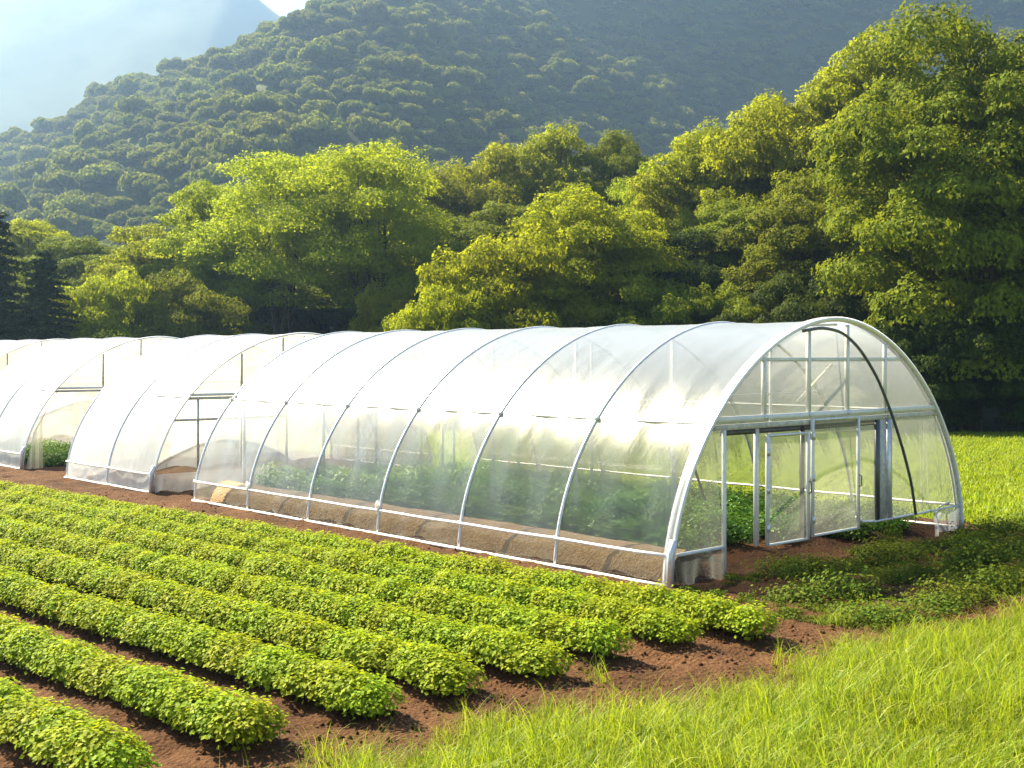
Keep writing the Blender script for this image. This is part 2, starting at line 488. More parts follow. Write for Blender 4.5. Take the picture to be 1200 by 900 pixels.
def canopy_proto(seed):
    g = np.random.default_rng(seed)
    mb = MB()
    C, NN, S = [], [], []
    ncl = 18
    for k in range(ncl):
        a = g.uniform(0, 2 * np.pi); rr = math.sqrt(g.uniform(0, 1)) * 3.6
        c = np.array([rr * math.cos(a), rr * math.sin(a), 2.6 + 2.6 * math.sqrt(max(0, 1 - (rr / 4.2) ** 2)) + g.uniform(-.5, .5)])
        rad = g.uniform(1.1, 2.0)
        dv = rnd_dirs(300, g); dv[:, 2] = np.abs(dv[:, 2]) * 0.9 + dv[:, 2] * 0.1
        P = c + dv * rad * g.uniform(0.72, 1.06, (300, 1)) * np.array([1, 1, 0.8])
        n = dv + 0.6 * rnd_dirs(300, g); n /= np.linalg.norm(n, axis=1)[:, None]
        C.append(P); NN.append(n); S.append(g.uniform(0.45, 0.85, 300))
        # inner mass
    C = np.concatenate(C); NN = np.concatenate(NN); S = np.concatenate(S)
    v, q, t = leaf_quads(C, NN, S, 0.75, 0, g)
    mb.add(v, q)
    return mb.mesh('canopy_crown', M['canopy'])

pts, rots, scls, vids = [], [], [], []
step = 4.5
for d in np.arange(172, 690, step):
    for r in np.arange(-270, 345, step):
        rr = r + rng.uniform(-3, 3); dd = d + rng.uniform(-3, 3)
        if abs(rr) > 0.47 * dd + 12: continue
        z = float(mountain_h(rr, dd))
        if z < 3: continue
        # skip what the mountain's own crest hides
        if rng.uniform() < 0.06: continue
        x, y = c2w(rr, dd)
        s = rng.uniform(0.42, 0.8) if rng.uniform() < 0.82 else rng.uniform(0.85, 1.25)
        pts.append((x, y, z - 1.4)); rots.append((rng.uniform(-.12, .12), rng.uniform(-.12, .12), rng.uniform(0, 6.28)))
        scls.append((s, s, s * rng.uniform(0.95, 1.5))); vids.append(rng.integers(0, 6))
scatter('forest', pts, rots, scls, vids, [canopy_proto(100 + k) for k in range(6)],
        'unbroken forest canopy covering the mountain spur behind the trees')

RR, DD = np.meshgrid(np.linspace(-800, 300, 140), np.linspace(700, 1180, 60))
WX, WY = c2w(RR, DD)
FH = 318 - 0.62 * np.maximum(RR + 232, 0) - 0.10 * np.maximum(-(RR + 232), 0) - np.where(DD < 1000, 1.0, 0.5) * np.abs(DD - 1000) + 34 * fbm(RR * 0.006, DD * 0.006, 61, 4)
FH = np.clip(FH, -2, 322); FH = np.where(DD < 704, -2, FH)
tag(obj('far_mountain', grid_mesh('far_mountain', WX, WY, FH, M['farhill'])), 'pale hazy far mountain at the upper left', kind='structure')

# ------------------------------------------------------------------ trees
def broad_tree(seed, H=14.0, W=10.0, ncl=64, leaf=0.26, per=820, low=0.16, airy=0.0, mat=None, trunks=1):
    g = np.random.default_rng(seed)
    cz = H * (0.5 + low * 0.5); rz = H * (0.5 - low * 0.5); rx = W / 2
    cents, rads = [], []
    tries = 0
    while len(cents) < ncl and tries < 6000:
        tries += 1
        u = rnd_dirs(1, g)[0]
        f = g.uniform(0.5, 0.92) if g.uniform() < 0.8 else g.uniform(0.1, 0.5)
        wid = 1.0 - 0.25 * max(0, u[2]) ** 2
        rad = g.uniform(0.085, 0.165) * W
        c = np.array([u[0] * rx * f * wid, u[1] * rx * f * wid, cz + u[2] * rz * f])
        if c[2] + rad > H: c[2] = H - rad * g.uniform(0.8, 1.2)
        if any(np.linalg.norm(c - k) < 0.55 * (rad + rr) for k, rr in zip(cents, rads)): continue
        cents.append(c); rads.append(rad)
    C, NN, S = [], [], []
    rm = np.mean(rads)
    for c, rad in zip(cents, rads):
        n = int(per * (rad / rm) ** 2 * (1 - airy))
        dv = rnd_dirs(n, g)
        dn = (dv[:, 2] < -0.25)
        dv[dn, 2] *= -g.uniform(0, 1, dn.sum())
        dv /= np.linalg.norm(dv, axis=1)[:, None]
        lump = 1 + 0.22 * np.sin(dv[:, 0] * 5 + seed + c[0] * 3) * np.sin(dv[:, 1] * 5 + c[1] * 3) + 0.12 * np.sin(dv[:, 2] * 9 + c[2])
        rr = rad * lump * (1 - np.abs(g.normal(0, 0.16 + airy * 0.2, n)) + 0.06)
        P = c + dv * rr[:, None] * np.array([1.08, 1.08, 0.82])
        nn = dv * 0.9 + np.array([0, 0, 0.25]) + 0.75 * rnd_dirs(n, g)
        nn /= np.linalg.norm(nn, axis=1)[:, None]
        C.append(P); NN.append(nn); S.append(g.uniform(0.6, 1.25, n) * leaf)
    C = np.concatenate(C); NN = np.concatenate(NN); S = np.concatenate(S)
    v, t = leaf_tris(C, NN, S, 0.75, g)
    crown = np_mesh('crown', v, None, t, False, mat or M['tree_y'])
    mb = MB()
    order = np.argsort([np.linalg.norm(c[:2]) for c in cents])
    for tr in range(trunks):
        off = np.array([0, 0]) if trunks == 1 else np.array([math.cos(tr * 2.4), math.sin(tr * 2.4)]) * 0.5
        lean = g.normal(0, 0.05, 2) * H * (1 if trunks == 1 else 2.2)
        zz = np.linspace(0, H * 0.78, 9)
        path = np.stack([off[0] + lean[0] * (zz / H) + 0.12 * np.sin(zz * 0.7 + seed + tr), off[1] + lean[1] * (zz / H) + 0.12 * np.cos(zz * 0.6 + seed), zz - 0.3], 1)
        r0 = (0.024 if trunks == 1 else 0.010) * H
        mb.tube(path, r0 * (1 - 0.85 * zz / (H * 0.8)) * np.where(zz < 0.5, 1.35, 1), 8)
        for k in order[tr::trunks][: 20 // trunks]:
            c = cents[k]; z0 = np.clip(c[2] * g.uniform(0.45, 0.75), H * 0.14, H * 0.7)
            i = int(np.clip(z0 / (H * 0.78) * 8, 0, 8)); st = path[i]
            m = (st + c) / 2 + np.array([0, 0, -0.05 * H]) * g.uniform(0, 1)
            mb.tube(np.array([st, st * 0.6 + m * 0.4, m, m * 0.4 + c * 0.6, c]), np.array([0.4, 0.33, 0.25, 0.16, 0.06]) * r0 * 1.1, 6)
    return mb.mesh('trunk', M['bark'], True), crown

def conifer_tree(seed, H=12.0, W=6.0):
    g = np.random.default_rng(seed)
    C, NN, S = [], [], []
    mb = MB(); zz = np.linspace(-0.2, H, 8)
    mb.tube(np.stack([0 * zz, 0 * zz, zz], 1), 0.018 * H * (1.02 - zz / H * 0.98), 8)
    z = 0.8
    while z < H - 0.2:
        R0 = W / 2 * (1 - z / H) ** 0.6 + 0.1
        nb = int(7 + R0 * 2)
        a0 = g.uniform(0, 6)
        for b in range(nb):
            a = a0 + b * 2 * np.pi / nb + g.uniform(-.2, .2); L = R0 * g.uniform(0.5, 1.25)
            t = np.linspace(0.12, 1, int(6 + L * 7))
            droop = -0.28 * L * t ** 1.5 + 0.1 * L * t ** 4
            P = np.stack([np.cos(a) * L * t, np.sin(a) * L * t, z + droop], 1)
            if b % 2 == 0: mb.tube(P[::max(1, len(P) // 4)][:5], 0.03, 4, False)
            for rep in range(7):
                Q = P + g.normal(0, 1, P.shape) * (0.06 + 0.16 * (1 - t[:, None] * 0.6)) * np.array([1, 1, 0.5])
                C.append(Q); nn = np.array([0, 0, 0.8]) + 0.7 * rnd_dirs(len(Q), g); NN.append(nn / np.linalg.norm(nn, axis=1)[:, None]); S.append(g.uniform(.22, .42, len(Q)))
        z += g.uniform(0.38, 0.62)
    v, q, t = leaf_quads(np.concatenate(C), np.concatenate(NN), np.concatenate(S), 0.35, 0, g)
    return mb.mesh('trunk', M['bark'], True), np_mesh('crown', v, q, None, False, M['conifer'])

P_TREE = {
    'broad_a': broad_tree(1, 14, 11, 74, 0.194, 1680, 0.10, 0, M['tree_y']),
    'broad_b': broad_tree(2, 14, 9.5, 66, 0.194, 1680, 0.14, 0, M['tree_y']),
    'airy': broad_tree(3, 14, 9.5, 58, 0.155, 1750, 0.30, 0.32, M['tree_p'], trunks=4),
    'mid_a': broad_tree(4, 14, 10.5, 72, 0.194, 1680, 0.08, 0, M['tree_m']),
    'mid_b': broad_tree(5, 14, 9.0, 62, 0.194, 1680, 0.18, 0, M['tree_m']),
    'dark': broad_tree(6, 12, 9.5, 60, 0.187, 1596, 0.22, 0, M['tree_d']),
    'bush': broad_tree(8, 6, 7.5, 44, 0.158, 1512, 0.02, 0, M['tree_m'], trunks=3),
    'bush_shade': broad_tree(10, 6, 7.5, 44, 0.158, 1500, 0.02, 0, M['tree_d'], trunks=3),  # bush with darker leaves: shade under the right-hand trees put into the colour
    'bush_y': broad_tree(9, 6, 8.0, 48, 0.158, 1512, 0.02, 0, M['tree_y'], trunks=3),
    'conifer': conifer_tree(7),
}
P_DIM = {'broad_a': (14, 11), 'broad_b': (14, 9.5), 'airy': (14, 9.5), 'mid_a': (14, 10.5), 'mid_b': (14, 9), 'dark': (12, 9.5), 'bush': (6, 7.5), 'bush_y': (6, 8), 'bush_shade': (6, 7.5), 'conifer': (12, 6)}

def tree(kind, r, d, top, width, label, name='broadleaf_tree', cat='tree', group=None, sink=0.0):
    """top: height of the crown's top above the meadow, width: crown width, both in metres"""
    z0 = float(hillside_z(r, d)) - 0.1 - sink
    H, W = P_DIM[kind]
    x, y = c2w(r, d)
    t = empty(name, (x, y, z0), rng.uniform(0, 6.28))
    sz = (top - z0) / H; sxy = width / W
    t.scale = (sxy, sxy, sz)
    tr, cr = P_TREE[kind]
    obj('trunk', tr, t); obj('crown', cr, t)
    tag(t, label, cat, group)
    return t

def PX(x, d): return (x - 600) / 1406 * d
def TOP(y, d): return 3 + (417 - y) / 1406 * d
def tpx(kind, x, y, d, w, label, **k): return tree(kind, PX(x, d), d, TOP(y, d), w / 1406 * d, label, **k)

WOOD = 'broadleaf trees of the wood behind the meadow'
TREES = [
 ('mid_a', 1135, 12, 48, 330, 'tallest tree of the wood, filling the right edge with its huge crown'),
 ('mid_b', 1245, 5, 52, 300, 'tall tree cut by the right edge, behind the biggest crown'),
 ('broad_b', 1045, 42, 62, 230, 'tall yellow-green tree just left of and behind the biggest right-hand crown'),
 ('broad_a', 955, 78, 66, 230, 'yellow-green tree on the slope above the greenhouse ridge end'),
 ('broad_a', 880, 112, 70, 200, 'rounded yellow-green tree high on the slope, right of the dark hollow'),
 ('broad_b', 815, 158, 72, 170, 'lower rounded tree where the slope skyline starts to climb right'),
 ('airy', 768, 190, 76, 120, 'small pale tree at the dip between the two skyline groups'),
 ('mid_a', 715, 150, 86, 130, 'domed tree at the right end of the middle skyline group'),
 ('broad_b', 650, 153, 86, 150, 'domed tree in the middle of the central skyline group'),
 ('broad_a', 570, 166, 86, 160, 'domed tree at the left end of the central skyline group'),
 ('mid_a', 505, 205, 82, 150, 'shaded dark tree right of the tall pale airy trees'),
 ('airy', 430, 164, 66, 230, 'tallest pale airy tree with several thin trunks showing'),
 ('airy', 335, 176, 68, 220, 'pale airy tree left of the tallest one, with thin trunks'),
 ('broad_b', 255, 218, 72, 170, 'yellow-green tree stepping down left of the pale airy trees'),
 ('broad_a', 178, 262, 74, 160, 'low rounded tree below the left flank of the mountain'),
 ('mid_b', 100, 268, 76, 160, 'mid green tree right of the dark conifers'),
 ('broad_b', 30, 258, 80, 150, 'yellow-green tree rising behind the dark conifers'),
 ('broad_a', 690, 216, 58, 220, 'full yellow-green tree standing forward behind the greenhouse roof'),
 ('bush_y', 585, 272, 55, 210, 'spreading yellow-green tree sloping down left of the forward tree'),
 ('bush_y', 520, 330, 52, 150, 'low bushy tree just above the middle of the long ridge'),
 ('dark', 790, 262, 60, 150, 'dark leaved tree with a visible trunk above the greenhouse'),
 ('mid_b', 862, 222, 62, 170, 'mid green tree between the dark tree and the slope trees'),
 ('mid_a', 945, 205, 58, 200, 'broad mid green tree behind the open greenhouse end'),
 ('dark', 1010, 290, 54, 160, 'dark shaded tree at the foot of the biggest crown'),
]
for k, x, y, d, w, lab in TREES:
    tpx(k, x, y, d, w, lab, group=WOOD)
tpx('conifer', -6, 246, 60, 140, 'taller dark conifer at the left edge', name='conifer_tree', group='dark conifers at the left edge')
tpx('conifer', 52, 292, 59, 130, 'shorter dark conifer right of the taller one', name='conifer_tree', group='dark conifers at the left edge')
tpx('conifer', -45, 260, 62, 160, 'dark conifer cut by the left edge', name='conifer_tree', group='dark conifers at the left edge')
for x, y, d, w in [(130, 318, 62, 150), (215, 320, 63, 140), (460, 335, 62, 110)]:
    tpx('bush' if x % 2 else 'bush_y', x, y, d, w, {130: 'leafy undergrowth bush right of the dark conifers, above the milky roofs', 215: 'leafy bush above the gap between the two milky greenhouses', 300: 'leafy bush left of the thin airy trunks', 385: 'leafy bush at the foot of the thin airy trunks', 460: 'leafy bush right of the thin airy trunks'}[x], name='undergrowth_bush', cat='bush', group='undergrowth left of the centre')
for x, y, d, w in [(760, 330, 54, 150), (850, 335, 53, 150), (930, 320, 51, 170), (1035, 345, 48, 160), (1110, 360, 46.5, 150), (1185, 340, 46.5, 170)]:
    tpx('bush' if x < 900 else 'bush_shade', x, y, d, w, {760: 'shaded bush above the middle bays of the long roof', 850: 'shaded bush above the near bays of the long roof', 930: 'shaded bush right above the arch of the open end', 1035: 'shaded bush just right of the arch top', 1110: 'dark shaded bush at the meadow edge behind the arch foot', 1185: 'dark shaded bush at the meadow edge by the right border'}[x], name='undergrowth_bush', cat='bush', group='undergrowth at the right')
for x, y, d, w in [(1090, 110, 74, 200), (1190, 60, 78, 220), (1010, 130, 84, 200), (900, 170, 84, 190), (1260, 200, 50, 200), (840, 230, 76, 170), (370, 285, 80, 200), (290, 290, 80, 180), (440, 290, 80, 160), (610, 230, 72, 170), (540, 250, 70, 160)]:
    tpx('mid_b' if x % 20 else 'mid_a', x, y, d, w, 'tree deep in the wood, mostly hidden by nearer crowns', group='trees deep in the wood')

# ------------------------------------------------------------------ greenhouses
GW, GH, NP = 7.8, 3.54, 1.85
def prof(t):
    """arch profile, t in 0..1 from the front foot (y=0) over the ridge to the back foot"""
    a = np.pi * (1 - np.asarray(t, float))
    c, s = np.cos(a), np.sin(a)
    y = np.sign(c) * np.abs(c) ** (2 / NP) * GW / 2 + GW / 2
    z = np.abs(s) ** (2 / NP) * GH
    return y, z
def _arc():
    t = np.linspace(0, 1, 1500); y, z = prof(t)
    s = np.concatenate([[0], np.cumsum(np.hypot(np.diff(y), np.diff(z)))]); s /= s[-1]
    return s, y, z
_S, _PY, _PZ = _arc()
def arc(s): return np.interp(s, _S, _PY), np.interp(s, _S, _PZ)
def y_at(z, side=0):
    h = len(_PY) // 2
    return float(np.interp(z, _PZ[:h], _PY[:h])) if side == 0 else float(np.interp(-z, -_PZ[h:], _PY[h:]))
def s_at(z):
    h = len(_PY) // 2; return float(np.interp(z, _PZ[:h], _S[:h]))

SK = 0.42
def film_sheet(x0, x1, s0, s1, nu, nvv, seed, sag=0.025, wr=0.012, inset=0.0):
    S = np.linspace(s0, s1, nvv); U = np.linspace(x0, x1, nu)
    y, z = arc(S)
    ty = np.gradient(y); tz = np.gradient(z); L = np.hypot(ty, tz) + 1e-9
    ny_, nz_ = -tz / L, ty / L              # outward normal
    u = (U - x0) / (x1 - x0)
    sagv = sag * 4 * u * (1 - u)
    XX = np.broadcast_to(U, (nvv, nu))
    w = wr * 2 * fbm(XX * 2.5 + seed * 7.3, S[:, None] * 9 + seed, seed, 3) * np.minimum(1, 6 * u * (1 - u))
    # diagonal tension folds from the feet of the ribs
    w = w + wr * 0.9 * np.sin((XX - x0) * 7 + S[:, None] * 26 + seed) * np.exp(-((S[:, None] - 0.16) / 0.09) ** 2) * 4 * u * (1 - u)
    off = -(sagv[None, :] + inset) + w
    YY = y[:, None] + ny_[:, None] * off; ZZ = z[:, None] + nz_[:, None] * off
    return XX, YY, ZZ

def arch_pts(x, n=70, d=0.0):
    y, z = arc(np.linspace(0, 1, n)); cy_ = GW / 2
    f = 1 + d / GW * 2
    return np.stack([np.full(n, x), (y - cy_) * f + cy_, z * (1 + d / GH)], 1)

def curtain(y0, y1, z0, z1, x, folds, amp, seed, nu=60, nv=14, drop=0.0):
    g = np.random.default_rng(seed)
    U = np.linspace(0, 1, nu); V = np.linspace(0, 1, nv)
    ph = g.uniform(0, 6.28, 4)
    w = amp * (np.sin(U * folds * 6.28 + ph[0]) + 0.5 * np.sin(U * folds * 11.3 + ph[1]))
    XX = x + w[None, :] * (0.35 + 0.65 * (1 - V[:, None])) + 0.01 * np.sin(V[:, None] * 5 + U[None, :] * 9)
    YY = y0 + (y1 - y0) * U[None, :] + 0 * V[:, None]
    zb = z0 - drop * (0.5 + 0.5 * np.sin(U * 7 + ph[2]))
    ZZ = zb[None, :] * (1 - V[:, None]) + z1 * V[:, None]
    return XX, YY, ZZ

def make_house(x_near, nb, bay, film, label, group, milky=False):
    h = empty('greenhouse', (x_near, 0, 0))
    L = nb * bay
    rib_mesh = MB().tube(arch_pts(0), 0.025, 8).mesh('rib', M['steel'], True)
    for k in range(nb + 1):
        obj('rib', rib_mesh, h, (-k * bay, 0, 0))
    s_sk = s_at(SK)
    for k in range(nb):
        xa, xb = -(k + 1) * bay + 0.012, -k * bay - 0.012
        XX, YY, ZZ = film_sheet(xa, xb, s_sk, 1 - s_sk, 28, 70, 11 + k + int(abs(x_near)), 0.02, 0.017, 0.0)
        obj('film_panel', grid_mesh('film_panel', XX, YY, ZZ, film), h)
        for side in (0, 1):
            sa, sb = (0.004, s_sk) if side == 0 else (1 - s_sk, 0.996)
            XX, YY, ZZ = film_sheet(xa, xb, sa, sb, 26, 10, 61 + k + int(abs(x_near)), 0.04, 0.05, 0.0)
            obj('skirt_panel', grid_mesh('skirt_panel', XX, YY, ZZ, M['film_milky'] if milky else M['film_skirt']), h)
    # long rails: hip purlin at transom height, skirt rail, base hem, ridge purlin
    for z, r, nm, mt in ((2.08, 0.018, 'purlin', 'white'), (SK, 0.024, 'skirt_rail', 'white'), (0.03, 0.028, 'base_rail', 'white')):
        for side in (0, 1):
            y = y_at(z, side) + (-0.035 if side == 0 else 0.035) * (1 if nm != 'purlin' else -0.6)
            n = 24; xs = np.linspace(0, -L, n)
            MB().tube(np.stack([xs, np.full(n, y) + 0.006 * np.sin(xs * 3.1), np.full(n, z) - 0.01 * np.abs(np.sin(xs * np.pi / bay)) * (nm == 'skirt_rail')], 1), r, 6).build(nm, M[mt], h, True)
    MB().tube([(0, GW / 2, GH - 0.07), (-L, GW / 2, GH - 0.07)], 0.02, 6).build('ridge_purlin', M['white'], h, True)
    # inner cross ties on every second rib
    for k in range(1, nb):
        MB().tube([(-k * bay, y_at(2.35), 2.35), (-k * bay, y_at(2.35, 1), 2.35)], 0.014, 6).build('cross_tie', M['white'], h, True)
    tag(h, label, 'greenhouse', group)
    return h, L

def end_wall(h, x, style, milky):
    """gable framing and film at local x"""
    fm = M['film_curtain'] if milky else M['film_end']
    # broad double arch with a film edge between
    for k, (dx, dd, r) in enumerate(((0.03, 0.02, 0.028), (-0.08, 0.02, 0.022)) if not milky else ((0.03, 0.0, 0.018),)):
        MB().tube(arch_pts(x + dx, 90, dd), r, 8).build('end_arch', M['white'], h, True)
    if milky: return fm
    y, z = arc(np.linspace(0, 1, 80))
    f = lambda e: np.stack([(y - GW / 2) * (1 + e / GW * 2) + GW / 2, z * (1 + e / GH)], 1)
    o = f(0.05)
    V = np.concatenate([np.c_[np.full(80, x - 0.10), o], np.c_[np.full(80, x + 0.045), o]])
    q = [(i, i + 1, i + 81, i + 80) for i in range(79)]
    np_band = np_mesh('edge_band', V, q, None, True, M['film_milky'])
    obj('edge_band', np_band, h)
    return fm

def zmax(y, ins=0.05):
    hN = len(_PY)
    return float(np.interp(y, _PY, _PZ)) - ins

HG = 'polytunnel greenhouses in one line'
# ---- house 1: the long clear one
house1, L1 = make_house(0.0, 6, 2.1, M['film'], 'long clear film greenhouse nearest, with white framed open end and hanging door panels', HG)
fe = end_wall(house1, 0.0, 0, False)
TZ = 2.10
def bar(h, a, b, nm, mt='white'):
    return MB().box(a, b).build(nm, M[mt], h)
yl, yr = y_at(TZ), y_at(TZ, 1)
bar(house1, (-0.045, yl, TZ), (0.03, yr, TZ + 0.075), 'transom')
bar(house1, (-0.055, yl - 0.03, TZ - 0.105), (0.012, yr + 0.03, TZ - 0.035), 'transom', 'weathered')
bar(house1, (-0.085, 1.15, TZ - 0.19), (-0.06, 5.6, TZ - 0.115), 'door_track', 'dark')
ml = [2.05, 3.16, 4.20, 5.30]
for y in ml:
    bar(house1, (-0.035, y - 0.028, TZ + 0.077), (0.02, y + 0.028, zmax(y)), 'mullion')
for a, b in zip([y_at(2.95) + 0.03] + ml, ml + [y_at(2.95, 1) - 0.03]):
    if b - a > 0.1: bar(house1, (-0.03, a + 0.03, 2.925), (0.014, b - 0.03, 2.975), 'glazing_bar')
def gable_pane(h, y0, y1, z0, top, x, mat, nm='pane', seed=0, nu=8, nv=8, amp=0.012):
    U = np.linspace(y0, y1, nu); V = np.linspace(0, 1, nv)
    zt = np.minimum(np.array([zmax(u, 0.03) for u in U]), top)
    ZZ = z0 + (zt - z0)[None, :] * V[:, None]
    YY = np.broadcast_to(U, ZZ.shape)
    XX = x + amp * 2 * fbm(YY * 1.7 + seed, ZZ * 1.7, seed, 3)
    me = grid_mesh(nm, XX, YY, ZZ, mat)
    return obj(nm, me, h)
edges = [yl + 0.02] + ml + [yr - 0.02]
for k, (a, b) in enumerate(zip(edges, edges[1:])):
    if a < y_at(2.9) - 0.1 and b < 3:
        gable_pane(house1, a + 0.03, b - 0.03, TZ + 0.08, 9, -0.012, fe, seed=k)
    elif b > y_at(2.9, 1) + 0.1 and a > 5:
        gable_pane(house1, a + 0.03, b - 0.03, TZ + 0.08, 9, -0.012, fe, seed=k)
    else:
        gable_pane(house1, a + 0.03, b - 0.03, TZ + 0.08, 2.93, -0.012, fe, seed=k)
        gable_pane(house1, a + 0.03, b - 0.03, 2.97, 9, -0.012, fe, seed=k + 9)
# left fixed panel, post and skirt
MB().tube([(0, 1.13, 0.0), (0, 1.13, TZ - 0.105)], 0.032, 8).build('door_post', M['white'], house1, True)
MB().tube([(-0.06, 1.19, 0.0), (-0.06, 1.19, TZ - 0.12)], 0.022, 8).build('door_post', M['steel'], house1, True)
def side_panel(h, ya, yb, z0, z1, x, mat, nm, seed, left=True, amp=0.02):
    nv, nu = 14, 10
    V = np.linspace(z0, z1, nv); U = np.linspace(0, 1, nu)
    if left: A = np.array([y_at(v) + 0.035 for v in V]); B = np.full(nv, yb)
    else: A = np.full(nv, ya); B = np.array([y_at(v, 1) - 0.035 for v in V])
    YY = A[:, None] + (B - A)[:, None] * U[None, :]
    ZZ = np.broadcast_to(V[:, None], YY.shape)
    XX = x + amp * 2 * fbm(YY * 3 + seed, ZZ * 1.2, seed, 3)
    return obj(nm, grid_mesh(nm, XX, YY, ZZ, mat), h)
side_panel(house1, 0, 1.10, SK + 0.02, TZ - 0.11, 0.0, fe, 'side_film', 3, True)
XX, YY, ZZ = curtain(0.02, 1.12, -0.0, SK, 0.045, 2.2, 0.03, 5, 30, 10, 0.03)
obj('corner_skirt', grid_mesh('corner_skirt', XX, YY, ZZ, M['film_end']), house1)
bar(house1, (-0.02, 0.14, SK - 0.02), (0.03, 1.098, SK + 0.018), 'skirt_rail')
MB().tube([(0.03, -0.04, -0.05), (0.03, -0.03, 0.45), (0.03, 0.03, 0.62)], 0.05, 10).build('corner_post', M['steel'], house1, True)
# right fixed panel with posts, floating over a dark gap
side_panel(house1, 4.46, 0, 0.42, TZ - 0.11, -0.01, fe, 'side_film', 4, False)
yb_r = y_at(0.42, 1)
MB().tube([(0, 4.45, 0.52), (0, 4.62, 0.43), (0, 5.0, 0.40), (0, 6.2, 0.40), (0, yb_r, 0.42)], 0.02, 8).build('bottom_rail', M['steel'], house1, True)
bar(house1, (-0.03, 5.02, 0.422), (0.028, 5.10, TZ - 0.107), 'post', 'dark')
bar(house1, (-0.045, 5.12, 0.422), (0.004, 5.34, TZ - 0.107), 'jamb_strip', 'weathered')
bar(house1, (-0.03, 5.36, 0.422), (0.028, 5.47, TZ - 0.107), 'post', 'steel')
XX, YY, ZZ = curtain(6.35, 6.62, 0.44, TZ - 0.12, 0.03, 1.6, 0.02, 9, 20, 16)
obj('film_fold', grid_mesh('film_fold', XX, YY, ZZ, M['film_end']), house1)
XX, YY, ZZ = curtain(6.75, 7.74, 0.03, 0.40, 0.04, 1.6, 0.05, 12, 30, 10, 0.05)
obj('corner_skirt', grid_mesh('corner_skirt', XX, YY, ZZ, M['film_milky']), house1)
MB().tube([(0.04, 6.95, 0.45), (0.10, 6.97, 0.50), (0.10, 7.22, 0.53), (0.04, 7.24, 0.47)], 0.014, 6).build('handle', M['steel'], house1, True)
# far end wall of house 1
for y in (1.15, 3.16, 4.6, 6.6):
    bar(house1, (-L1 - 0.02, y - 0.025, 0.0), (-L1 + 0.03, y + 0.025, zmax(y)), 'mullion')
bar(house1, (-L1 + 0.032, yl, TZ), (-L1 + 0.075, yr, TZ + 0.06), 'transom')
gable_pane(house1, 0.06, 7.74, 0.02, 9, -L1 - 0.03, M['film_end'], 'end_film', 33, 40, 20)
# curved dark brace hoop on the end wall
cp = np.array([(2.9, 3.36), (3.4, 3.42), (3.95, 3.36), (4.45, 3.10), (4.95, 2.66), (5.4, 2.05), (5.75, 1.45), (6.0, 0.92), (6.13, 0.42)])
tt = np.linspace(0, len(cp) - 1, 40)
cy_s = np.interp(tt, np.arange(len(cp)), cp[:, 0]); cz_s = np.interp(tt, np.arange(len(cp)), cp[:, 1])
for _ in range(3):
    cy_s[1:-1] = (cy_s[:-2] + cy_s[1:-1] * 2 + cy_s[2:]) / 4; cz_s[1:-1] = (cz_s[:-2] + cz_s[1:-1] * 2 + cz_s[2:]) / 4
MB().tube(np.stack([np.full(40, 0.075), cy_s, cz_s], 1), 0.024, 8).build('brace_hoop', M['dark'], house1, True)
MB().tube([(-0.25, 3.25, 2.32), (-0.25, 4.15, 2.86)], 0.025, 6).build('diagonal_brace', M['weathered'], house1, True)
MB().tube([(-1.0, 1.45, 1.95), (-1.0, 2.0, 0.9)], 0.02, 6).build('diagonal_brace', M['dark'], house1, True)
# interior posts, visible as pale uprights through the film
for k in (1, 2, 3, 4, 5):
    MB().tube([(-k * 2.1, 2.6, 0), (-k * 2.1, 2.6, zmax(2.6, 0.05))], 0.028, 8).build('inner_post', M['white'], house1, True)
    MB().tube([(-k * 2.1, 5.2, 0), (-k * 2.1, 5.2, zmax(5.2, 0.05))], 0.028, 8).build('inner_post', M['white'], house1, True)
# film ties at rib feet
for k in (3, 5):
    y0 = y_at(0.5) - 0.05
    MB().tube([(-k * 2.1 + 0.05, y0 + 0.02, 0.42), (-k * 2.1, y0 - 0.03, 0.46), (-k * 2.1 - 0.06, y0 + 0.01, 0.50), (-k * 2.1 + 0.02, y0 - 0.02, 0.56)], 0.03, 7).build('film_tie', M['film_milky'], house1, True)

for k in range(7):
    for z in (2.08, SK):
        yy = y_at(z)
        MB().box((-k * 2.1 - 0.035, yy - 0.05, z - 0.028), (-k * 2.1 + 0.035, yy + 0.012, z + 0.028)).build('clamp', M['white'], house1)
for y in ml:
    MB().box((0.032, y - 0.04, TZ + 0.01), (0.045, y + 0.04, TZ + 0.065)).build('bracket', M['steel'], house1)

def door(h, y0, w, z0, z1, x, swing, label):
    d = empty('door', (x, y0, 0)); d.parent = h; d.rotation_euler = (0, 0, swing)
    d['label'] = label
    for a, b, m in (((-0.02, 0, z0), (0.02, 0.045, z1), 'white'), ((-0.02, w - 0.045, z0), (0.02, w, z1), 'white'),
                 ((-0.018, 0.047, z0), (0.018, w - 0.047, z0 + 0.03), 'white'), ((-0.018, 0.047, z1 - 0.04), (0.018, w - 0.047, z1), 'steel')):
        MB().box(a, b).build('frame_bar', M[m], d)
    U, V = np.meshgrid(np.linspace(0.04, w - 0.04, 8), np.linspace(z0 + 0.02, z1 - 0.03, 14))
    XX = 0.012 * fbm(U * 3, V * 2, int(y0 * 10), 3)
    obj('film', grid_mesh('film', XX, U, V, M['film_end']), d)
    for zz in (z0 + 0.25, (z0 + z1) / 2, z1 - 0.25):
        MB().box((0.021, -0.012, zz - 0.05), (0.034, 0.05, zz + 0.05)).build('hinge', M['steel'], d)
    MB().tube([(0.02, w - 0.025, 1.0), (0.06, w - 0.025, 1.02), (0.06, w - 0.025, 1.16), (0.02, w - 0.025, 1.18)], 0.009, 6).build('handle', M['dark'], d, True)
    return d
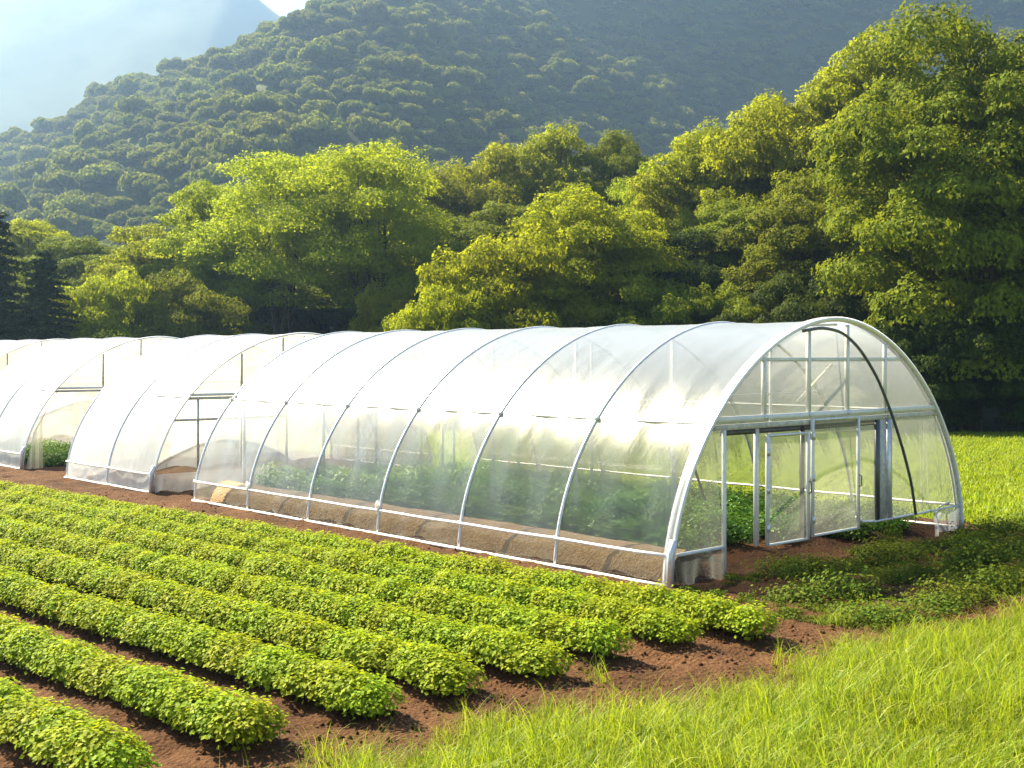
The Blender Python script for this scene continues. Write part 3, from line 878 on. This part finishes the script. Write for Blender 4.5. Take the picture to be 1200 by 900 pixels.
door(house1, 2.03, 1.0, 0.33, TZ - 0.2, 0.05, R(-2), 'film door leaf standing ajar beside the opening')
door(house1, 3.14, 1.29, 0.35, TZ - 0.02, 0.06, R(0), 'wide film door leaf in the middle of the end')
bar(house1, (-0.10, 1.93, 0.34), (-0.05, 2.0, TZ - 0.12), 'door_post', 'white')
bar(house1, (-0.09, 3.05, 0.34), (-0.04, 3.11, TZ - 0.12), 'door_post', 'dark')

# ---- houses 2, 3, 4: milky film
house2, L2 = make_house(-14.5, 2, 2.28, M['film_milky'], 'short milky film greenhouse right behind the long one, end closed with film', HG, True)
house3, L3 = make_house(-21.9, 2, 2.55, M['film_milky'], 'milky film greenhouse with open curtained end showing plants inside', HG, True)
house4, L4 = make_house(-29.0, 2, 2.3, M['film_milky'], 'farthest milky greenhouse cut by the left edge', HG, True)
for h, L in ((house2, L2), (house3, L3), (house4, L4)):
    fm = end_wall(h, 0.0, 1, True)
    bar(h, (-0.045, yl, TZ), (0.03, yr, TZ + 0.06), 'transom', 'white')
    bar(h, (-0.05, yl - 0.02, TZ - 0.08), (0.012, yr + 0.02, TZ - 0.02), 'transom', 'weathered')
    for y in (2.2, 3.3, 4.5, 5.6):
        bar(h, (-0.035, y - 0.02, TZ + 0.062), (0.015, y + 0.02, zmax(y)), 'mullion', 'weathered')
    ee = [yl + 0.02, 2.2, 3.3, 4.5, 5.6, yr - 0.02]
    for k, (a, b) in enumerate(zip(ee, ee[1:])):
        gable_pane(h, a + 0.022, b - 0.022, TZ + 0.065, 9, -0.015, M['film_curtain'], 'pane', 50 + k, 26, 10, 0.05)
    gable_pane(h, 0.06, 7.74, 0.02, 9, -L - 0.03, M['film_milky'], 'end_film', 71, 40, 20)
    MB().tube([(0.03, -0.04, -0.05), (0.03, -0.03, 0.45), (0.03, 0.03, 0.6)], 0.045, 10).build('corner_post', M['steel'], h, True)
# house 2 end: closed with film, extra rail, bunched skirt
bar(house2, (-0.03, y_at(1.55), 1.55), (0.02, 3.4, 1.60), 'glazing_bar', 'weathered')
for y in (1.1, 2.2, 3.4):
    bar(house2, (-0.032, y - 0.02, SK), (0.018, y + 0.02, TZ - 0.082), 'post', 'weathered')
side_panel(house2, 0, 3.4, SK, TZ - 0.085, -0.01, M['film_end'], 'side_film', 14, True)
side_panel(house2, 3.4, 0, 0.05, TZ - 0.085, -0.01, M['film_end'], 'side_film', 15, False)
XX, YY, ZZ = curtain(0.0, 3.4, 0.0, SK, 0.05, 4, 0.07, 22, 70, 10, 0.02)
obj('bunched_skirt', grid_mesh('bunched_skirt', XX, YY, ZZ, M['film_milky']), house2)
# house 3 end: opening with curtains drawn to both sides
XX, YY, ZZ = curtain(0.10, 0.52, 0.02, TZ - 0.09, 0.03, 2.5, 0.05, 31, 30, 16)
YY = np.maximum(YY, np.interp(ZZ, [0, 1, 2.1], [0.08, 0.30, 0.95]))
obj('curtain', grid_mesh('curtain', XX, YY, ZZ, M['film_curtain']), house3)
XX, YY, ZZ = curtain(1.35, 3.2, 0.05, TZ - 0.09, 0.04, 4, 0.08, 32, 60, 16)
obj('curtain', grid_mesh('curtain', XX, YY, ZZ, M['film_curtain']), house3)
XX, YY, ZZ = curtain(4.2, 7.4, 0.05, TZ - 0.09, 0.02, 6, 0.05, 34, 60, 16)
YY = np.minimum(YY, np.interp(ZZ, [0, 1, 2.1], [7.7, 7.5, 6.7]))
obj('curtain', grid_mesh('curtain', XX, YY, ZZ, M['film_curtain']), house3)
side_panel(house4, 0, 3.6, 0.02, TZ - 0.085, -0.01, M['film_curtain'], 'side_film', 16, True)
side_panel(house4, 3.6, 0, 0.02, TZ - 0.085, -0.01, M['film_curtain'], 'side_film', 17, False)

# raised dry-soil bank along the inside of the long house's front skirt
n = 90
xs = np.linspace(-12.4, -0.25, n); w = np.linspace(0, 1, 9)
XX = np.broadcast_to(xs, (9, n)); YY = 0.22 + 0.85 * w[:, None] + 0 * XX
ZZ = 0.43 * np.sin(np.pi * np.clip(w * 1.02, 0, 1)) ** 0.6
ZZ = ZZ[:, None] + 0.05 * fbm(XX * 3, YY * 3, 8, 4) - 0.03
tag(obj('soil_bank', grid_mesh('soil_bank', XX, YY, ZZ, M['bed'])), 'tan bank of dry soil behind the clear skirt of the long greenhouse', kind='structure')

# ------------------------------------------------------------------ crop plants
def plant_proto(seed, rad, hgt, nleaf, leaf, mat, up=0.75, spread=1.0, tidy=0.55, shell=0.0):
    g = np.random.default_rng(seed)
    # shoots: little clumps spread over a dome
    ns = 16
    C, NN, S = [], [], []
    mb = MB()
    for k in range(ns):
        a = k * 2.399 + g.uniform(-.3, .3); f = math.sqrt((k + 0.5) / ns)
        tip = np.array([math.cos(a) * rad * f * spread, math.sin(a) * rad * f * spread, hgt * (0.98 - 0.45 * f ** 2.2) * g.uniform(0.86, 1.1)])
        m = int(nleaf / ns)
        t = g.uniform(0.15, 1.0, m) ** 0.6
        base = np.array([tip[0] * 0.25, tip[1] * 0.25, 0])
        P = base + (tip - base) * t[:, None] + g.normal(0, 1, (m, 3)) * rad * 0.20 * np.array([1, 1, 0.55])
        if shell:
            # dome of leaf tips: most leaves sit on the outside of the bush
            dv = rnd_dirs(m, g); dv[:, 2] = np.abs(dv[:, 2]) * 1.15 - 0.1
            Ps = np.stack([dv[:, 0] * rad * 1.12, dv[:, 1] * rad * 1.12, hgt * (0.40 + 0.55 * dv[:, 2])], 1) * g.uniform(0.86, 1.08, (m, 1)) + g.normal(0, 0.018, (m, 3))
            pick = g.uniform(size=m) < shell
            P[pick] = Ps[pick]
        P[:, 2] = np.maximum(P[:, 2], 0.03)
        out = P - np.array([0, 0, hgt * 0.15]); out /= np.linalg.norm(out, axis=1)[:, None]
        nn = out * (1.05 - tidy) + np.array([0, 0, up]) + tidy * rnd_dirs(m, g); nn /= np.linalg.norm(nn, axis=1)[:, None]
        C.append(P); NN.append(nn); S.append(g.uniform(0.65, 1.3, m) * leaf)
        mb.tube([(base[0], base[1], -0.08), (base + tip) / 2 * np.array([1, 1, 1]), tip], [0.009, 0.006, 0.003], 4, False)
    v, q, t = leaf_quads(np.concatenate(C), np.concatenate(NN), np.concatenate(S), 0.72, 0.10, g)
    mb.add(v, q, t)
    me = mb.mesh('plant', mat)
    return me

CROP = [plant_proto(200 + k, 0.225, 0.32, 980, 0.043, M['crop'], 0.5, 1.0, 0.42, 0.6) for k in range(6)]
ORD = ['nearest the greenhouses', 'second from the greenhouses', 'third from the greenhouses', 'fourth from the greenhouses', 'fifth from the greenhouses', 'sixth from the greenhouses', 'seventh from the greenhouses', 'in the near left corner']
START = [2.75, 2.45, 2.35, 2.45, 2.3, 2.35, 2.3, 2.4]
for k in range(8):
    yk = ROWL[k][0]
    xend = 9.94 - 2.787 * (yk - 0.7 + 12) - 1.2 if k < 5 else 9.94 - 2.787 * (yk + 12) - 1.8
    row = empty('crop_row', (START[k], yk, 0))
    tag(row, 'row of bright lime green leafy crop plants, ' + ORD[k], 'crop row', 'rows of leafy crop in the open field')
    x = START[k] - 0.3
    while x > xend:
        jx, jy = rng.uniform(-.04, .04), rng.uniform(-.025, .025)
        o = obj('plant', CROP[rng.integers(0, 6)], row, (x + jx - START[k], row_y(k, x) - yk + jy, 0.05 + 0.3 * (soil_z(x + jx, row_y(k, x) + jy) - 0.06)), (0, 0, rng.uniform(0, 6.28)))
        s = rng.uniform(0.94, 1.07); o.scale = (s, s * rng.uniform(0.95, 1.05), s * rng.uniform(0.95, 1.1))
        x -= 0.17

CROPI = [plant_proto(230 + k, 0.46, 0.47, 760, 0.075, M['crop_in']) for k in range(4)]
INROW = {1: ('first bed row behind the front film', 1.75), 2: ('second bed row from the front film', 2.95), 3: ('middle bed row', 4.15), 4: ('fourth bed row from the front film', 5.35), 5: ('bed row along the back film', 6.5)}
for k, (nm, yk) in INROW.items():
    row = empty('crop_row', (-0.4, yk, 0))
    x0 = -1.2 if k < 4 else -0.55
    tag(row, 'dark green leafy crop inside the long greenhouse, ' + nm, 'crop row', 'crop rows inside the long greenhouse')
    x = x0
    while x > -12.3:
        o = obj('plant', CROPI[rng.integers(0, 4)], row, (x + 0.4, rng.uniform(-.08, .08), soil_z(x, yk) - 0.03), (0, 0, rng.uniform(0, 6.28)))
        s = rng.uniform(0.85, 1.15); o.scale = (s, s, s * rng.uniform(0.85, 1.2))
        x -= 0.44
for hx, L, nm in ((-21.9, L3, 'curtained'), ):
    for j, yk in enumerate((0.95, 2.2, 3.6)):
        row = empty('crop_row', (hx - 0.3, yk, 0))
        tag(row, 'green crop inside the %s milky greenhouse, %s' % (nm, ['seen through the opening', 'behind the drawn curtain', 'deepest of the three rows'][j]), 'crop row', 'crop rows inside the curtained greenhouse')
        x = hx - 0.3
        while x > hx - L + 0.4:
            o = obj('plant', CROPI[rng.integers(0, 4)], row, (x - hx + 0.3, rng.uniform(-.1, .1), 0), (0, 0, rng.uniform(0, 6.28)))
            x -= 0.45

# ------------------------------------------------------------------ weeds before the open end
WEED = [plant_proto(260 + k, 0.40, 0.22, 620, 0.042, M['weed'], 0.6) for k in range(4)]
wd = 0
for j, (xa, ya, yb) in enumerate(((0.75, 1.6, 10.5), (1.75, 0.6, 11.5), (2.8, -0.2, 12.5))):
    y = ya
    while y < yb:
        x = xa + rng.uniform(-.22, .22) + 0.02 * (y - ya)
        if rng.uniform() < 0.86:
            s = rng.uniform(0.7, 1.45)
            o = obj('weed_clump', WEED[rng.integers(0, 4)], None, (x, y, soil_z(x, y) - 0.02), (0, 0, rng.uniform(0, 6.28)))
            o.scale = (s, s, s * rng.uniform(0.7, 1.25))
            tag(o, ['low weed clump in the strip closest to the open greenhouse end', 'low weed clump in the middle strip before the open end', 'low weed clump in the strip next to the long foreground grass'][j], 'weed', ['weeds closest to the end', 'weeds in the middle strip', 'weeds next to the grass'][j])
        y += rng.uniform(0.32, 0.52)
# one taller weed sprouting in the dark gap
o = obj('weed_clump', WEED[1], None, (0.28, 5.0, 0.0)); o.scale = (0.5, 0.5, 1.7)
tag(o, 'single upright weed sprouting under the raised right-hand panel', 'weed')

# ------------------------------------------------------------------ grass
def tuft(seed, nbl, hgt, wid, spread, lean, mat, seg=4):
    g = np.random.default_rng(seed)
    V, Q, T = [], [], []
    n = 0
    for b in range(nbl):
        a = g.uniform(0, 6.28); rr = spread * math.sqrt(g.uniform())
        p = np.array([rr * math.cos(a), rr * math.sin(a), -0.02])
        L = hgt * g.uniform(0.55, 1.25); az = g.uniform(0, 6.28); k = lean * g.uniform(0.3, 1.6)
        dirv = np.array([math.cos(az), math.sin(az), 0]); side = np.array([-math.sin(az + .6), math.cos(az + .6), 0])
        th = g.uniform(0.0, 0.25)
        c = p.copy(); w = wid * g.uniform(0.7, 1.2)
        for s in range(seg + 1):
            f = s / seg; ww = w * (1 - f ** 2 * 0.95) * 0.5
            V += [c - side * ww, c + side * ww]
            th2 = th + k * f * f
            c = c + (L / seg) * (dirv * math.sin(th2) + np.array([0, 0, math.cos(th2)]))
        for s in range(seg):
            i = n + 2 * s; Q.append((i, i + 1, i + 3, i + 2))
        n += 2 * (seg + 1)
    return np_mesh('tuft', np.array(V), np.array(Q), None, False, mat)

def grass_edge(y):     # x of the long grass's border with the soil
    return 3.28 + 0.10 * (y + 7.2) + 0.35 * math.sin(y * 1.3) * 0.5 + 0.15 * math.sin(y * 3.7)

pts, rots, scls, vids = [], [], [], []
for i in range(9500):
    y = rng.uniform(-12.5, 10.5); x = rng.uniform(2.2, 15)
    # keep to what stands before the standpoint
    dx, dy = x - CAM.x, y - CAM.y
    d = -SA * dx + CA * dy; r = CA * dx + SA * dy
    if d < 4.0 or abs(r) > 0.5 * d + 1.5: continue
    e = x - grass_edge(y)
    if e < 0 and rng.uniform() > math.exp(e * 5): continue
    s = rng.uniform(0.75, 1.3) * (0.75 + 0.25 * min(1, max(0, e) / 0.8))
    pts.append((x, y, -0.05 + 0.10 * min(1, max(0, e) / 1.2)))
    rots.append((rng.normal(0, .12), rng.normal(0, .12), rng.uniform(0, 6.28))); scls.append((s, s, s * rng.uniform(0.8, 1.2))); vids.append(rng.integers(0, 6))
scatter('long_grass', pts, rots, scls, vids, [tuft(300 + k, 60, 0.40 + 0.05 * (k % 3), 0.0085, 0.18, 2.5, M['grass'], 6) for k in range(6)], 'long bright yellow-green grass in the right foreground')

pts, rots, scls, vids = [], [], [], []
for i in range(32000):
    d = 14 + 33 * math.sqrt(rng.uniform()); r = rng.uniform(-0.5, 0.52) * d
    x, y = c2w(r, d)
    if y < 8.6 and x < 3.4: continue
    if y < 8.6 and x < grass_edge(y) + 8: continue
    if d > 46: continue
    if -12.6 < x < 3 and 8.6 < y < 9.4 and rng.uniform() < 0.6: continue
    s = rng.uniform(0.7, 1.4)
    pts.append((x, y, -0.07)); rots.append((rng.normal(0, .1), rng.normal(0, .1), rng.uniform(0, 6.28))); scls.append((s * 1.3, s * 1.3, s)); vids.append(rng.integers(0, 4))
scatter('meadow_grass', pts, rots, scls, vids, [tuft(340 + k, 36, 0.17, 0.018, 0.26, 1.4, M['field'], 3) for k in range(4)], 'bright yellow-green meadow grass behind and right of the greenhouses')

# sparse ground cover between the weed strips
pts, rots, scls, vids = [], [], [], []
for i in range(3400):
    x = rng.uniform(0.1, 5.0); y = rng.uniform(-0.6, 12)
    if fbm(x * 0.9, y * 0.9, 77, 3) < 0.0: continue
    s = rng.uniform(0.4, 1.0); pts.append((x, y, soil_z(x, y) - 0.01)); rots.append((0, 0, rng.uniform(0, 6.28))); scls.append((s, s, s)); vids.append(rng.integers(0, 5))
scatter('ground_cover', pts, rots, scls, vids, [tuft(360 + k, 14, 0.10, 0.012, 0.10, 1.5, M['weed'], 3) for k in range(3)] + [plant_proto(380 + k, 0.14, 0.09, 70, 0.035, M['weed'], 0.6) for k in range(2)], 'patchy low ground cover on the shaded soil before the open end')

# clods of earth
def clod(seed):
    g = np.random.default_rng(seed)
    t = (1 + 5 ** 0.5) / 2
    v = np.array([(-1, t, 0), (1, t, 0), (-1, -t, 0), (1, -t, 0), (0, -1, t), (0, 1, t), (0, -1, -t), (0, 1, -t), (t, 0, -1), (t, 0, 1), (-t, 0, -1), (-t, 0, 1)]) / 1.9
    v = v * g.uniform(0.6, 1.25, (12, 1)) * np.array([1, 0.8, 0.6])
    f = [(0,11,5),(0,5,1),(0,1,7),(0,7,10),(0,10,11),(1,5,9),(5,11,4),(11,10,2),(10,7,6),(7,1,8),(3,9,4),(3,4,2),(3,2,6),(3,6,8),(3,8,9),(4,9,5),(2,4,11),(6,2,10),(8,6,7),(9,8,1)]
    return np_mesh('clod', v, None, f, True, M['clod'])
pts, rots, scls, vids = [], [], [], []
for i in range(14000):
    x = rng.uniform(-16, 4.6) if rng.uniform() < 0.6 else rng.uniform(1.8, 4.6); y = rng.uniform(-9.6, 7)
    if -12.6 < x < -0.1 and y > -0.1: continue
    s = 0.006 + 0.036 * rng.uniform() ** 4
    pts.append((x, y, soil_z(x, y) - s * 0.05)); rots.append(tuple(rng.uniform(0, 6.28, 3))); scls.append((s, s, s)); vids.append(rng.integers(0, 4))
scatter('soil_clods', pts, rots, scls, vids, [clod(k) for k in range(4)], 'crumbs and clods of brown earth on the tilled soil')

# ------------------------------------------------------------------ haze: even, pale air round everything
t = NT('haze_air')
pv = t.n('ShaderNodeVolumePrincipled')
pv.inputs['Color'].default_value = (0.38, 0.61, 1.0, 1)
pv.inputs['Density'].default_value = 0.00042
pv.inputs['Anisotropy'].default_value = 0.6
t.l(pv.outputs[0], t.out.inputs['Volume'])
hz = MB().box(tuple(BOXLO), tuple(BOXHI)).build('haze', t.m)
tag(hz, 'pale blue air that veils the mountains', kind='stuff')
